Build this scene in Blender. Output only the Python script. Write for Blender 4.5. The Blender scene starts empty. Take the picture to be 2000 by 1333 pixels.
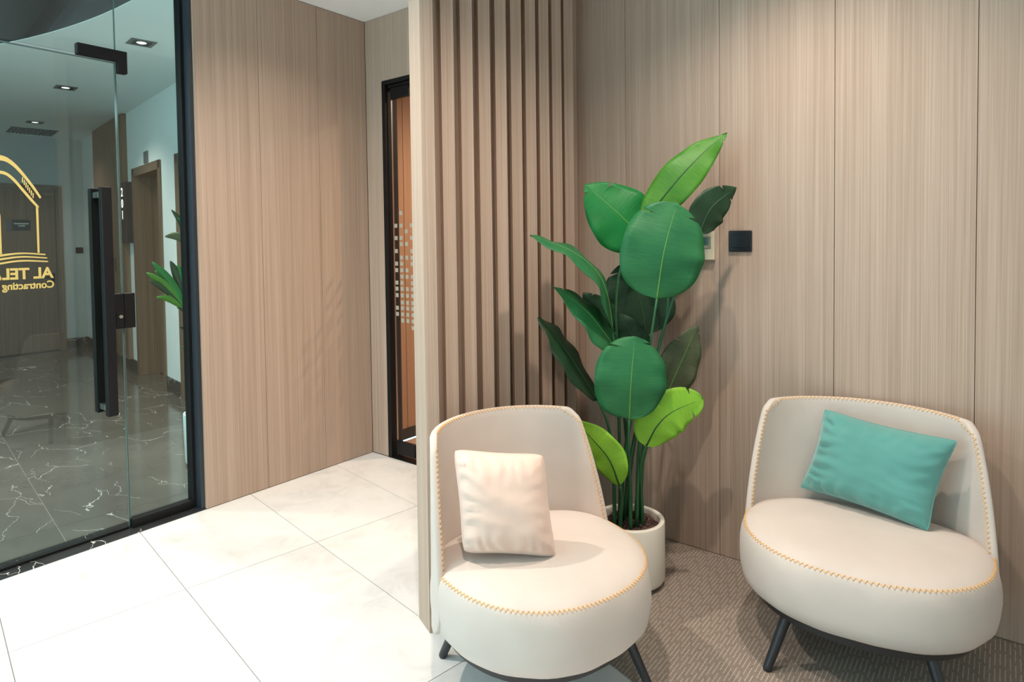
import bpy, bmesh, math, random
from mathutils import Vector, Matrix, noise
random.seed(7)
scn = bpy.context.scene
COL = scn.collection
PI = math.pi

# ------------------------------------------------------------------ camera
H_CAM = 1.4819
def cam_axes():
    a, p, r = math.radians(37.8638), math.radians(1.8928), math.radians(-0.7310)
    B = Matrix(((1,0,0),(0,0,-1),(0,1,0)))
    P = Matrix(((1,0,0),(0,math.cos(p),-math.sin(p)),(0,math.sin(p),math.cos(p))))
    Ro = Matrix(((math.cos(r),-math.sin(r),0),(math.sin(r),math.cos(r),0),(0,0,1)))
    W = Matrix(((math.cos(a),math.sin(a),0),(-math.sin(a),math.cos(a),0),(0,0,1)))
    return Ro @ P @ B @ W
M = cam_axes()
cam_d = bpy.data.cameras.new('camera'); cam = bpy.data.objects.new('camera', cam_d); COL.objects.link(cam)
cam_d.sensor_width = 36; cam_d.sensor_fit = 'HORIZONTAL'; cam_d.lens = 36*1238.94/2000
cam_d.shift_y = (510.05-666.5)/2000
cam_d.clip_start = 0.05
cam.matrix_world = Matrix(((M[0][0],-M[1][0],-M[2][0],0),(M[0][1],-M[1][1],-M[2][1],0),(M[0][2],-M[1][2],-M[2][2],H_CAM),(0,0,0,1)))
scn.camera = cam

# ------------------------------------------------------------------ light
world = bpy.data.worlds.new('daylight'); scn.world = world; world.use_nodes = True
bg = world.node_tree.nodes['Background']; bg.inputs['Color'].default_value = (0.56, 0.90, 1.0, 1); bg.inputs['Strength'].default_value = 2.1
scn.view_settings.view_transform = 'Standard'; scn.view_settings.look = 'None'
scn.view_settings.gamma = 1.0; scn.view_settings.use_curve_mapping = False
scn.view_settings.exposure = 0.60
WARM = (1.0, 0.82, 0.67)
def spot(name, loc, power, size=70, blend=0.6, color=WARM, radius=0.035, aim=None):
    d = bpy.data.lights.new(name, 'SPOT'); d.energy = power; d.color = color
    d.spot_size = math.radians(size); d.spot_blend = blend; d.shadow_soft_size = radius
    o = bpy.data.objects.new(name, d); COL.objects.link(o); o.location = loc
    if aim: o.rotation_euler = (Vector(aim)-Vector(loc)).to_track_quat('-Z', 'Y').to_euler()
    return o
CZ = 2.985
spot('downlight_seating', (-0.62, 2.12, CZ), 80, 128, 0.85, (1,.86,.75))
spot('downlight_right', (0.35, 1.5, CZ), 12, 130, 0.8, (1,.83,.69))
spot('downlight_entrance', (-2.45, 0.9, CZ), 118, 137, 0.75, (1,.87,.77))
spot('downlight_camera', (-0.95, 0.95, CZ), 80, 130, 0.85, (1,.84,.72))
spot('downlight_vestibule', (-2.65, 2.05, CZ), 28, 138, 0.7, (1,.86,.74))
spot('lobby_lamp', (-5.125, 2.05, 2.97), 165, 130, 0.8, (1,0.95,0.88), 0.12)
spot('lobby_lamp', (-7.12, 2.2, 2.97), 70, 130, 0.8, (1,0.95,0.88), 0.12)
spot('lobby_lamp', (-9.38, 2.6, 2.97), 40, 130, 0.8, (1,0.95,0.88), 0.12)
spot('lobby_lamp', (-5.2, 0.6, 3.3), 130, 140, 0.8, (1,0.95,0.88), 0.12)  # added in the void without a fitting, brightens the near lobby
spot('next_room_lamp', (-2.4, 3.9, CZ), 150, 150, 0.8, (1.0,0.70,0.48))

# ------------------------------------------------------------------ helpers
class MB:
    def __init__(s): s.v = []; s.f = []; s.uv = {}
    def add(s, vs, fs):
        o = len(s.v); s.v += [tuple(p) for p in vs]; s.f += [tuple(i+o for i in q) for q in fs]; return o
    def box(s, x0, x1, y0, y1, z0, z1):
        s.add([(x0,y0,z0),(x1,y0,z0),(x1,y1,z0),(x0,y1,z0),(x0,y0,z1),(x1,y0,z1),(x1,y1,z1),(x0,y1,z1)],
              [(0,3,2,1),(4,5,6,7),(0,1,5,4),(1,2,6,5),(2,3,7,6),(3,0,4,7)])
    def prism(s, poly, z0, z1):
        n = len(poly)
        s.add([(x,y,z0) for x,y in poly]+[(x,y,z1) for x,y in poly],
              [tuple(range(n-1,-1,-1)), tuple(range(n,2*n))]+[(i,(i+1)%n,n+(i+1)%n,n+i) for i in range(n)])
    def prism_x(s, poly, x0, x1):       # polygon in (y, z), extruded along x
        n = len(poly)
        s.add([(x0,y,z) for y,z in poly]+[(x1,y,z) for y,z in poly],
              [tuple(range(n-1,-1,-1)), tuple(range(n,2*n))]+[(i,(i+1)%n,n+(i+1)%n,n+i) for i in range(n)])
    def tube(s, pts, radii, seg=10, cap=True):
        pts = [Vector(p) for p in pts]
        if not hasattr(radii, '__len__'): radii = [radii]*len(pts)
        rings = []; prev = None
        for i, p in enumerate(pts):
            t = (pts[min(i+1,len(pts)-1)]-pts[max(i-1,0)]).normalized()
            if prev is None:
                ref = Vector((0,0,1)) if abs(t.z) < .9 else Vector((1,0,0)); n = t.cross(ref).normalized()
            else:
                n = (prev - t*prev.dot(t)).normalized()
            prev = n; b = t.cross(n)
            rings.append([p+(n*math.cos(2*PI*k/seg)+b*math.sin(2*PI*k/seg))*radii[i] for k in range(seg)])
        vs = [q for r in rings for q in r]; fs = []
        for i in range(len(rings)-1):
            for k in range(seg):
                fs.append((i*seg+k, i*seg+(k+1)%seg, (i+1)*seg+(k+1)%seg, (i+1)*seg+k))
        if cap: fs += [tuple(range(seg-1,-1,-1)), tuple((len(rings)-1)*seg+k for k in range(seg))]
        s.add(vs, fs)
    def lathe(s, prof, seg=48, c=(0,0)):
        vs = []; fs = []; m = len(prof)
        for k in range(seg):
            a = 2*PI*k/seg
            for r, z in prof: vs.append((c[0]+r*math.cos(a), c[1]+r*math.sin(a), z))
        for k in range(seg):
            for i in range(m-1):
                fs.append((k*m+i, ((k+1)%seg)*m+i, ((k+1)%seg)*m+i+1, k*m+i+1))
        s.add(vs, fs)
    def mesh(s, name):
        me = bpy.data.meshes.new(name); me.from_pydata(s.v, [], s.f); me.update(); return me

def link(name, me, mat=None, parent=None, smooth=False, loc=None):
    o = bpy.data.objects.new(name, me); COL.objects.link(o)
    if mat and me and not me.materials: me.materials.append(mat)
    if parent: o.parent = parent
    if loc: o.location = loc
    if smooth:
        for p in me.polygons: p.use_smooth = True
    return o
def build(mb, name, mat, parent=None, smooth=False, bevel=0, loc=None, auto=None):
    me = mb.mesh(name)
    if bevel or auto is not None or smooth:
        bm = bmesh.new(); bm.from_mesh(me)
        bmesh.ops.remove_doubles(bm, verts=bm.verts, dist=1e-6)
        bmesh.ops.recalc_face_normals(bm, faces=bm.faces)
        if bevel:
            es = [e for e in bm.edges if len(e.link_faces) == 2 and e.calc_face_angle(0) > .5]
            bmesh.ops.bevel(bm, geom=es, offset=bevel, segments=2, affect='EDGES', profile=.5)
        bm.to_mesh(me); bm.free()
    o = link(name, me, mat, parent, smooth, loc)
    if auto is not None:
        for p in me.polygons: p.use_smooth = True
        me.set_sharp_from_angle(angle=math.radians(auto))
    return o
def empty(name, loc=(0,0,0), rz=0):
    o = bpy.data.objects.new(name, None); COL.objects.link(o); o.location = loc; o.rotation_euler = (0,0,rz); o.empty_display_size = .1; return o
def tag(o, label=None, cat=None, group=None, kind=None):
    if label: o['label'] = label
    if cat: o['category'] = cat
    if group: o['group'] = group
    if kind: o['kind'] = kind
    return o
def clip(poly, a, b, c):                 # keep a*x+b*y <= c
    out = []
    for i in range(len(poly)):
        p, q = poly[i], poly[(i+1)%len(poly)]
        dp, dq = a*p[0]+b*p[1]-c, a*q[0]+b*q[1]-c
        if dp <= 0: out.append(p)
        if dp*dq < 0:
            t = dp/(dp-dq); out.append((p[0]+t*(q[0]-p[0]), p[1]+t*(q[1]-p[1])))
    return out
def crom(pts, n):
    pts = [Vector(p) for p in pts]; P = [2*pts[0]-pts[1]]+pts+[2*pts[-1]-pts[-2]]; out = []
    m = len(pts)-1
    for i in range(n+1):
        t = i/n*m; k = min(int(t), m-1); t -= k; a, b, c, d = P[k:k+4]
        out.append(.5*((2*b)+(c-a)*t+(2*a-5*b+4*c-d)*t*t+(3*b-a-3*c+d)*t**3))
    return out

# ------------------------------------------------------------------ materials
def mat(name, color, rough=.5, metal=0, spec=.5, emit=None, estr=1, coat=0):
    m = bpy.data.materials.new(name); m.use_nodes = True; b = m.node_tree.nodes['Principled BSDF']
    b.inputs['Base Color'].default_value = (*color, 1); b.inputs['Roughness'].default_value = rough
    b.inputs['Metallic'].default_value = metal; b.inputs['Specular IOR Level'].default_value = spec
    if coat: b.inputs['Coat Weight'].default_value = coat
    if emit: b.inputs['Emission Color'].default_value = (*emit, 1); b.inputs['Emission Strength'].default_value = estr
    return m
class NT:
    def __init__(s, m): s.t = m.node_tree; s.b = s.t.nodes['Principled BSDF']
    def n(s, typ, **kw):
        o = s.t.nodes.new(typ)
        for k, v in kw.items():
            if k in o.inputs: o.inputs[k].default_value = v
            else: setattr(o, k, v)
        return o
    def l(s, a, b): s.t.links.new(a, b)
    def math(s, op, a, b=None, clamp=False):
        o = s.t.nodes.new('ShaderNodeMath'); o.operation = op; o.use_clamp = clamp
        for i, x in enumerate((a, b)):
            if x is None: continue
            if isinstance(x, (int, float)): o.inputs[i].default_value = x
            else: s.l(x, o.inputs[i])
        return o.outputs[0]
    def ramp(s, fac, stops):
        o = s.t.nodes.new('ShaderNodeValToRGB'); e = o.color_ramp.elements
        while len(e) < len(stops): e.new(.5)
        for i, (p, c) in enumerate(stops): e[i].position = p; e[i].color = (*c, 1)
        s.l(fac, o.inputs[0]); return o.outputs[0]
    def coords(s, kind='Object', scale=(1,1,1), loc=None, rand=0):
        tc = s.n('ShaderNodeTexCoord'); mp = s.n('ShaderNodeMapping'); mp.inputs['Scale'].default_value = scale
        s.l(tc.outputs[kind], mp.inputs['Vector'])
        if rand:
            oi = s.n('ShaderNodeObjectInfo'); c = s.n('ShaderNodeCombineXYZ')
            v = s.math('MULTIPLY', oi.outputs['Random'], rand); s.l(v, c.inputs[0]); s.l(v, c.inputs[1]); s.l(v, c.inputs[2]); s.l(c.outputs[0], mp.inputs['Location'])
        return mp.outputs[0]
    def noise(s, vec, scale=1, detail=3, rough=.5, dist=0):
        o = s.n('ShaderNodeTexNoise', Scale=scale, Detail=detail, Roughness=rough, Distortion=dist); s.l(vec, o.inputs['Vector']); return o.outputs['Fac']
    def bump(s, h, strength=.2, dist=.01):
        o = s.n('ShaderNodeBump', Strength=strength, Distance=dist); s.l(h, o.inputs['Height']); s.l(o.outputs[0], s.b.inputs['Normal'])
def wood(name, lo, mid, hi, rough=.55):
    m = mat(name, mid, rough, spec=.3); t = NT(m)
    a = t.noise(t.coords(scale=(30,30,.30), rand=37), 1, 4, .6)
    b = t.noise(t.coords(scale=(230,230,1.1), rand=11), 1, 3, .65)
    f = t.math('ADD', t.math('MULTIPLY', a, .36), t.math('MULTIPLY', b, .64))
    t.l(t.ramp(f, [(.33, lo), (.5, mid), (.66, hi)]), t.b.inputs['Base Color'])
    t.bump(b, .12, .002)
    return m
WOOD = wood('oak laminate', (.35,.252,.19), (.44,.325,.25), (.515,.397,.32))
WOOD_DARK = wood('walnut laminate', (.125,.078,.050), (.175,.115,.076), (.24,.165,.115), .4)
WOOD_RED = wood('warm panel', (.46,.28,.185), (.51,.32,.215), (.56,.36,.245))
BLACK = mat('black aluminium', (.007,.0072,.008), .45, spec=.25)
NAVY = mat('graphite reveal', (.022,.03,.04), .4)
GAP = mat('shadow gap', (.17,.115,.08), .9)
WHITE = mat('white paint', (.92,.91,.90), .8)
LOBWALL = mat('lobby paint', (.74,.77,.75), .7)
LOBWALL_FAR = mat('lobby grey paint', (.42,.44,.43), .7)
CEILDARK = mat('black ceiling', (.004,.0045,.005), .7)
CREAM = mat('cream plastic', (.62,.56,.42), .45)
SCREEN = mat('green display', (.02,.10,.05), .2)
GREYP = mat('grey plastic', (.22,.24,.18), .5)
STEEL = mat('brushed steel', (.6,.6,.6), .3, 1)
YELLOW = mat('gold vinyl', (.56,.42,.13), .6)
LEG = mat('black powder coat', (.02,.022,.026), .4)
BASE = mat('black base', (.022,.02,.02), .5)
POTW = mat('pot glaze', (.86,.80,.69), .35)
POTL = mat('white pot', (.75,.85,.83), .4)
FROST = mat('frosted film', (.40,.38,.31), .8)
THREAD = mat('ochre thread', (.80,.47,.18), .7)
GLYPH = mat('white lettering', (.8,.8,.8), .6)
LITDIGIT = mat('lit digits', (1,.95,.85), .5, emit=(1,.95,.85), estr=1.3)
LAMP = mat('lamp lens', (1,1,1), .3, emit=(1,.96,.9), estr=1.0)

def fabric(name, color, sheen=.3, scale=900, bump=.15, vary=.04):
    m = mat(name, color, .85, spec=.2); t = NT(m)
    t.b.inputs['Sheen Weight'].default_value = sheen
    n = t.noise(t.coords(), scale, 2); n2 = t.noise(t.coords(), 6, 3)
    lo = tuple(max(0, c*(1-vary)) for c in color); hi = tuple(min(1, c*(1+vary)) for c in color)
    t.l(t.ramp(n2, [(.3, lo), (.7, hi)]), t.b.inputs['Base Color'])
    t.bump(n, bump, .001); return m
FABRIC = fabric('ivory leatherette', (.59,.515,.46), .1)
CUSH_B = fabric('blush velvet', (.72,.54,.45), .3)
CUSH_T = fabric('teal velvet', (.10,.30,.265), .5, vary=.08)

def leafmat(name, a, b, under=None):
    m = mat(name, a, .5, spec=.28); t = NT(m)
    tc = t.n('ShaderNodeTexCoord'); sep = t.n('ShaderNodeSeparateXYZ'); t.l(tc.outputs['UV'], sep.inputs[0])
    mp = t.n('ShaderNodeMapping'); mp.inputs['Scale'].default_value = (3,60,1); t.l(tc.outputs['UV'], mp.inputs['Vector'])
    v = t.noise(mp.outputs[0], 1, 3, .6)
    n2 = t.noise(t.coords(), 9, 2)
    f = t.math('ADD', t.math('MULTIPLY', v, .5), t.math('MULTIPLY', n2, .5))
    t.l(t.ramp(f, [(.30, a), (.70, b)]), t.b.inputs['Base Color'])
    t.bump(v, .35, .003)
    t.b.inputs['Subsurface Weight'].default_value = 0
    return m
LEAF = {'mid': leafmat('leaf green', (.010,.105,.042), (.028,.165,.05)), 'green': leafmat('leaf fresh green', (.03,.15,.016), (.075,.23,.02)),
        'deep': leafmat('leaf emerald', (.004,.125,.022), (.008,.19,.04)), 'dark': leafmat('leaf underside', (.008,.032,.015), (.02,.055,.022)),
        'olive': leafmat('leaf olive underside', (.05,.07,.03), (.11,.13,.07)), 'spotlit': leafmat('leaf lime', (.15,.40,.025), (.28,.52,.045))}  # brightest leaves: the spotlight falling on them is put into the green
RIB = mat('leaf midrib', (.10,.26,.05), .45)
RIBD = mat('dark leaf midrib', (.015,.07,.02), .45)
STEM = mat('stem green', (.02,.11,.04), .45)

def tilewhite():
    m = mat('white porcelain', (.82,.81,.78), .32, spec=.4); t = NT(m)
    n = t.noise(t.coords('Object', rand=20), 2.2, 6, .6); n2 = t.noise(t.coords('Object', rand=9), 7, 5, .65, 1.0)
    f = t.math('ADD', t.math('MULTIPLY', n, .5), t.math('MULTIPLY', n2, .5))
    t.l(t.ramp(f, [(.34, (.66,.66,.645)), (.5, (.765,.765,.75)), (.7, (.81,.81,.795))]), t.b.inputs['Base Color']); return m
TILE = tilewhite()
GROUT = mat('grey grout', (.24,.24,.23), .9)
def marble(name, base, hi):
    m = mat(name, base, .12, spec=.5); t = NT(m)
    v = t.coords('Object', rand=13)
    d = t.n('ShaderNodeTexNoise', Scale=1.6, Detail=5, Roughness=.6); t.l(v, d.inputs['Vector'])
    mx = t.n('ShaderNodeVectorMath', operation='MULTIPLY_ADD'); t.l(d.outputs['Color'], mx.inputs[0]); mx.inputs[1].default_value = (.55,.55,.2); t.l(v, mx.inputs[2])
    mp = t.n('ShaderNodeMapping'); mp.inputs['Scale'].default_value = (1.0,2.6,1); mp.inputs['Rotation'].default_value = (0,0,.9); t.l(mx.outputs[0], mp.inputs['Vector'])
    vo = t.n('ShaderNodeTexVoronoi', feature='DISTANCE_TO_EDGE', Scale=1.7); t.l(mp.outputs[0], vo.inputs['Vector'])
    vein = t.math('LESS_THAN', vo.outputs['Distance'], .0040)
    gate = t.math('GREATER_THAN', t.noise(v, 2.4, 2), .5)
    vein = t.math('MULTIPLY', vein, gate)
    n = t.noise(v, 3, 5, .65)
    bc = t.ramp(n, [(.3, base), (.7, hi)])
    mix = t.n('ShaderNodeMix', data_type='RGBA'); t.l(vein, mix.inputs[0]); t.l(bc, mix.inputs[6]); mix.inputs[7].default_value = (.62,.60,.56,1)
    t.l(mix.outputs[2], t.b.inputs['Base Color']); return m
MARBLE = marble('dark veined marble', (.085,.078,.068), (.13,.12,.105))
MARBLE_B = marble('black veined marble', (.025,.026,.028), (.045,.046,.048))
def carpetmat():
    m = mat('loop carpet', (.2,.16,.13), .95, spec=.1); t = NT(m)
    tc = t.n('ShaderNodeTexCoord'); sep = t.n('ShaderNodeSeparateXYZ'); t.l(tc.outputs['Object'], sep.inputs[0])
    x = t.math('DIVIDE', sep.outputs[0], .0140); col = t.math('FLOOR', x); fx = t.math('FRACT', x)
    wn = t.n('ShaderNodeTexWhiteNoise', noise_dimensions='1D'); t.l(col, wn.inputs['W'])
    y = t.math('ADD', t.math('DIVIDE', sep.outputs[1], .10), t.math('MULTIPLY', wn.outputs['Value'], 7.0))
    fy = t.math('FRACT', y)
    dash = t.math('MULTIPLY', t.math('LESS_THAN', fx, .22), t.math('LESS_THAN', fy, .80))
    n = t.noise(t.coords(), 420, 2, .7); n2 = t.noise(t.coords(), 130, 2)
    base = t.ramp(n, [(.32, (.17,.14,.115)), (.55, (.31,.255,.21)), (.72, (.43,.365,.305))])
    mix = t.n('ShaderNodeMix', data_type='RGBA'); t.l(t.math('MULTIPLY', dash, t.math('ADD', n2, .25, True)), mix.inputs[0]); t.l(base, mix.inputs[6]); mix.inputs[7].default_value = (.56,.485,.41,1)
    t.l(mix.outputs[2], t.b.inputs['Base Color'])
    t.bump(t.math('ADD', n, t.math('MULTIPLY', dash, .5)), .6, .004); return m
CARPET = carpetmat()
def pebblemat():
    m = mat('lava pebbles', (.09,.05,.04), .9); t = NT(m)
    t.l(t.ramp(t.noise(t.coords(), 60, 2), [(.3, (.045,.022,.018)), (.7, (.16,.09,.07))]), t.b.inputs['Base Color']); return m
PEB = pebblemat()
def glassmat(name, tint):
    m = bpy.data.materials.new(name); m.use_nodes = True; t = m.node_tree; t.nodes.clear()
    o = t.nodes.new('ShaderNodeOutputMaterial'); mx = t.nodes.new('ShaderNodeMixShader'); tr = t.nodes.new('ShaderNodeBsdfTransparent'); gl = t.nodes.new('ShaderNodeBsdfGlossy'); fr = t.nodes.new('ShaderNodeFresnel')
    ge = t.nodes.new('ShaderNodeNewGeometry'); mi = t.nodes.new('ShaderNodeMix'); mi.inputs[2].default_value = 1.52; mi.inputs[3].default_value = 1/1.52
    t.links.new(ge.outputs['Backfacing'], mi.inputs[0]); t.links.new(mi.outputs[0], fr.inputs['IOR']); tr.inputs['Color'].default_value = (*tint, 1); gl.inputs['Roughness'].default_value = 0.0
    t.links.new(fr.outputs[0], mx.inputs[0]); t.links.new(tr.outputs[0], mx.inputs[1]); t.links.new(gl.outputs[0], mx.inputs[2]); t.links.new(mx.outputs[0], o.inputs[0]); return m
GLASS = glassmat('green tinted glass', (.86,.91,.88))
GLASS2 = glassmat('clear glass', (.95,.97,.96))
GEDGE = mat('glass edge', (.13,.19,.175), .15)

# ------------------------------------------------------------------ setting
YB, XL, H = 2.881, -3.502, 2.997
YR = 2.2      # unseen open front behind the camera, brought near to let daylight in
XG = -3.60
# --- tiled floor of the entrance: 0.6 x 1.2 m tiles turned 8.7 degrees to the walls
floor = tag(empty('floor'), kind='structure')
TH = math.radians(8.7)
ta, tn = Vector((math.sin(TH), math.cos(TH))), Vector((-math.cos(TH), math.sin(TH)))
TO = Vector((-2.582, 2.429))
CB = Vector((-1.037, 1.892)); cd = Vector((.95, -.30)).normalized(); cn = Vector((-cd.y, cd.x))   # carpet edge, cn points to the carpet
if cn.y < 0: cn = -cn
for i in range(-11, 3):
    for j in range(-4, 2):
        o = TO+ta*(.6*i)+tn*(1.2*j)
        g = .0016
        poly = [tuple(o+ta*g+tn*g), tuple(o+ta*(.6-g)+tn*g), tuple(o+ta*(.6-g)+tn*(1.2-g)), tuple(o+ta*g+tn*(1.2-g))]
        for h_ in ((-1,0,3.505),(0,1,YB-.002),(1,0,1.6),(0,-1,YR)): 
            poly = clip(poly, *h_) if poly else poly
        if poly: poly = clip(poly, cn.x, cn.y, cn.dot(CB)) if True else poly
        # keep strip left of the partition behind the carpet line
        polys = [poly] if poly else []
        src = [tuple(o+ta*g+tn*g), tuple(o+ta*(.6-g)+tn*g), tuple(o+ta*(.6-g)+tn*(1.2-g)), tuple(o+ta*g+tn*(1.2-g))]
        for h_ in ((-1,0,3.505),(0,1,YB-.002),(1,0,-1.80),(-cn.x,-cn.y,-cn.dot(CB))):
            src = clip(src, *h_) if src else src
        if src and len(src) > 2: polys.append(src)
        for p in polys:
            if len(p) < 3: continue
            area = abs(sum(p[k][0]*p[(k+1)%len(p)][1]-p[(k+1)%len(p)][0]*p[k][1] for k in range(len(p))))/2
            if area < 2e-4: continue
            mb = MB(); c = Vector((sum(q[0] for q in p)/len(p), sum(q[1] for q in p)/len(p)))
            mb.prism([(q[0]-c.x, q[1]-c.y) for q in p], -.008, 0)
            build(mb, 'tile', TILE, floor, loc=(c.x, c.y, 0))
mb = MB(); mb.box(-3.505, 1.6, -YR, YB+.10, -.05, -.0025); build(mb, 'grout_bed', GROUT, floor)
mb = MB(); mb.box(-3.66, -3.505, 1.70, YB+.1, -.05, -.0025); build(mb, 'grout_bed', GAP, floor)  # dark strip added under the left wall to stop a light leak
# --- carpet
poly = [(-1.80,4.0),(-1.80,-4.0),(1.6,-4.0),(1.6,4.0)]
poly = clip(poly, 0,1,YB-.002); poly = clip(poly, -cn.x,-cn.y,-cn.dot(CB)); poly = clip(poly, -1,0,1.80)
mb = MB(); mb.prism(poly, -.0024, .003)
tag(build(mb, 'floor_carpet', CARPET), kind='structure')
# --- ceiling
mb = MB(); mb.box(XL-.1, 1.6, -YR, YB+.1, H, H+.05)
tag(build(mb, 'ceiling', WHITE), kind='structure')
# --- walls clad in oak panels
def panel(parent, mb, bevel=.0015): return build(mb, 'panel', WOOD, parent, bevel=bevel)
wb = tag(empty('wall_back'), kind='structure')
mb = MB(); mb.box(-1.86, 1.6, YB+.02, YB+.10, 0, H); mb.box(-2.30, -1.86, YB+.02, YB+.10, 0, H); mb.box(-3.335, -2.30, YB+.02, YB+.10, 2.60, H); mb.box(XL-.1, -3.345, YB+.02, YB+.10, 0, H)
build(mb, 'backing', GAP, wb)
seams = [-2.30, -1.985, -1.508, -1.034, -.556, -.083, .39, .865, 1.34, 1.6]
for a, b in zip(seams, seams[1:]):
    mb = MB(); mb.box(a+.0009, b-.0009, YB, YB+.018, .003, H-.002); panel(wb, mb)
mb = MB(); mb.box(XL+.001, -3.337, YB, YB+.018, .003, H-.002); panel(wb, mb)
mb = MB(); mb.box(-3.337, -2.302, YB, YB+.018, 2.565, H-.002); panel(wb, mb)
wl = tag(empty('wall_left'), kind='structure')
mb = MB(); mb.box(XL-.14, XL-.02, 1.74, YB+.12, 0, H); build(mb, 'backing', GAP, wl)
ls = [1.699, 2.080, 2.492, YB-.001]
for a, b in zip(ls, ls[1:]):
    mb = MB(); mb.box(XL-.018, XL, a+.0010, b-.0010, .003, H-.003); panel(wl, mb)
# shell out of view: right wall, and a rear wall added to block daylight on the right
mb = MB(); mb.box(1.6, 1.7, -YR, YB+.1, 0, H); tag(build(mb, 'wall_right', WHITE), kind='structure')
mb = MB(); mb.box(-0.9, 1.7, -YR-.1, -YR, 0, H); tag(build(mb, 'wall_front_light_block', WHITE), kind='structure')
# --- slatted partition: ten oak slats turned 30 degrees in a row, on a backing board
wp = tag(empty('wall_partition'), kind='structure')
sd = Vector((.5, .866)); sb = Vector((-.92, .39)).normalized()
W_, D_ = .0515, .112
for i in range(10):
    c = Vector((-1.700-.0056*i, 1.652+.1158*i))
    sbk = Vector((-.866, .5)); 
    if i == 0: sbk = sb
    p = [(0,0), tuple(sd*W_), tuple(sd*W_+sbk*D_), tuple(sbk*D_)]
    mb = MB(); mb.prism(p, 0.001, H-.001); build(mb, 'slat', WOOD, wp, bevel=.0012, loc=(c.x, c.y, 0))
mb = MB(); mb.prism([(-1.737,1.742),(-1.790,2.878),(-1.86,2.878),(-1.815,1.715)], .001, H-.001); build(mb, 'backing_board', WOOD, wp)

# --- glazed entrance on the left
win = tag(empty('window_1'), kind='structure')
def gl(parent, y0, y1, z0, z1, name='pane', g=GLASS):
    mb = MB(); mb.box(XG-.006, XG+.006, y0, y1, z0, z1); o = build(mb, name, g, parent); return o
YD = 1.345
gl(win, YD+.004, 1.664, .045, H-.003)
gl(win, -.6, YD-.002, 2.425, H-.003)
mb = MB(); mb.box(XG-.03, XG+.03, 1.660, 1.697, 0, H-.002); build(mb, 'frame_post', BLACK, win, bevel=.002)
mb = MB(); mb.box(XG+.03, XL-.012, 1.678, 1.697, 0, H-.002); build(mb, 'frame_reveal', NAVY, win, bevel=.001)
mb = MB(); mb.box(XG-.025, XG+.03, YD+.004, 1.660, .004, .050); build(mb, 'bottom_rail', BLACK, win, bevel=.002)
mb = MB(); mb.box(XG-.0065, XG+.0065, YD+.002, YD+.0038, .05, H-.003); build(mb, 'glass_edge', GEDGE, win)
tag(build((lambda m: (m.box(XG-.09, -3.505, -.8, 1.697, -.02, .004), m)[1])(MB()), 'trim_1', MARBLE_B), kind='structure')
d1 = tag(empty('door_1', (XG, YD, 0)), kind='structure')
mb = MB(); mb.box(-.006, .006, -1.0, -.002, .012, 2.412); pane = build(mb, 'glass_leaf', GLASS, d1)
mb = MB(); mb.box(-.0065, .0065, -.0035, -.0019, .012, 2.412); build(mb, 'glass_edge', GEDGE, d1)
mb = MB(); mb.box(-.0065, .0065, -1.0, -.002, 2.409, 2.4135); build(mb, 'glass_edge', GEDGE, d1)
mb = MB(); mb.box(-.014, .014, -1.0, -.01, .006, .016); build(mb, 'bottom_seal', BLACK, d1)
mb = MB(); mb.prism_x([(-.17,2.420),(.006,2.420),(.006,2.362),(.052,2.362),(.052,2.474),(-.17,2.474)], -.018, .022); build(mb, 'patch_fitting', BLACK, d1, bevel=.002)
lk = MB(); lk.box(-.02, .022, -.052, -.001, 1.052, 1.232); lk = build(lk, 'lock_case', BLACK, d1, bevel=.002)
mb = MB(); mb.box(.022, .030, -.036, -.006, 1.062, 1.142); build(mb, 'lock_cover', BLACK, lk, bevel=.003)
mb = MB(); mb.tube([(.030,-.02,1.115),(.034,-.02,1.115)], .009, 16); build(mb, 'key_cylinder', STEEL, lk, auto=40)
mb = MB(); mb.box(-.02, .022, .001, .052, 1.052, 1.232); build(mb, 'strike_case', BLACK, d1, bevel=.002)
for sx, nm in ((1, 'pull_handle'), (-1, 'pull_handle')):
    x0 = .050 if sx > 0 else -.090
    mb = MB(); mb.box(x0, x0+.04, -.112, -.066, .625, 1.77); hb = build(mb, nm, BLACK, d1, bevel=.003)
    for z in (.66, 1.735):
        mb = MB(); mb.box(min(sx*.006, sx*.055), max(sx*.006, sx*.055), -.103, -.075, z-.014, z+.014); build(mb, 'handle_mount', STEEL, hb)
# golden vinyl logo on the door, seen from the inside
lg = MB(); xs = .0065
def arc_band(mb, pts_o, pts_i):
    n = len(pts_o); vs = [(xs+.0004,y,z) for y,z in pts_o]+[(xs+.0004,y,z) for y,z in pts_i]+[(xs,y,z) for y,z in pts_o]+[(xs,y,z) for y,z in pts_i]
    fs = []
    for i in range(n-1): fs += [(i,i+1,n+i+1,n+i),(2*n+i,3*n+i,3*n+i+1,2*n+i+1),(i,2*n+i,2*n+i+1,i+1),(n+i,n+i+1,3*n+i+1,3*n+i)]
    mb.add(vs, fs)
YO = -YD    # door local y = world y - YD
def mir(pts): 
    c = .848
    return [(2*c-y, z) for y, z in reversed(pts)]+list(pts)
def sm(pts): return [(p.x, p.y) for p in crom([(a,b,0) for a,b in pts], 24)]
ot = [(.8594,1.8957),(.8835,1.8889),(.9116,1.8652),(.9397,1.8292),(.964,1.7923),(.9885,1.7524),(1.0099,1.7117)]
ob = [(.8587,1.8715),(.8828,1.8667),(.9109,1.8437),(.935,1.8135),(.9593,1.7791),(.9838,1.7391),(1.0036,1.7051)]
it = [(.8572,1.8253),(.8814,1.8196),(.9093,1.7938),(.9374,1.7546),(.9617,1.7199),(.9823,1.6907),(.9998,1.6668)]
ib = [(.8568,1.8112),(.8789,1.8058),(.9048,1.7807),(.9327,1.7416),(.957,1.7067),(.9776,1.6791),(.9943,1.6598)]
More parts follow.
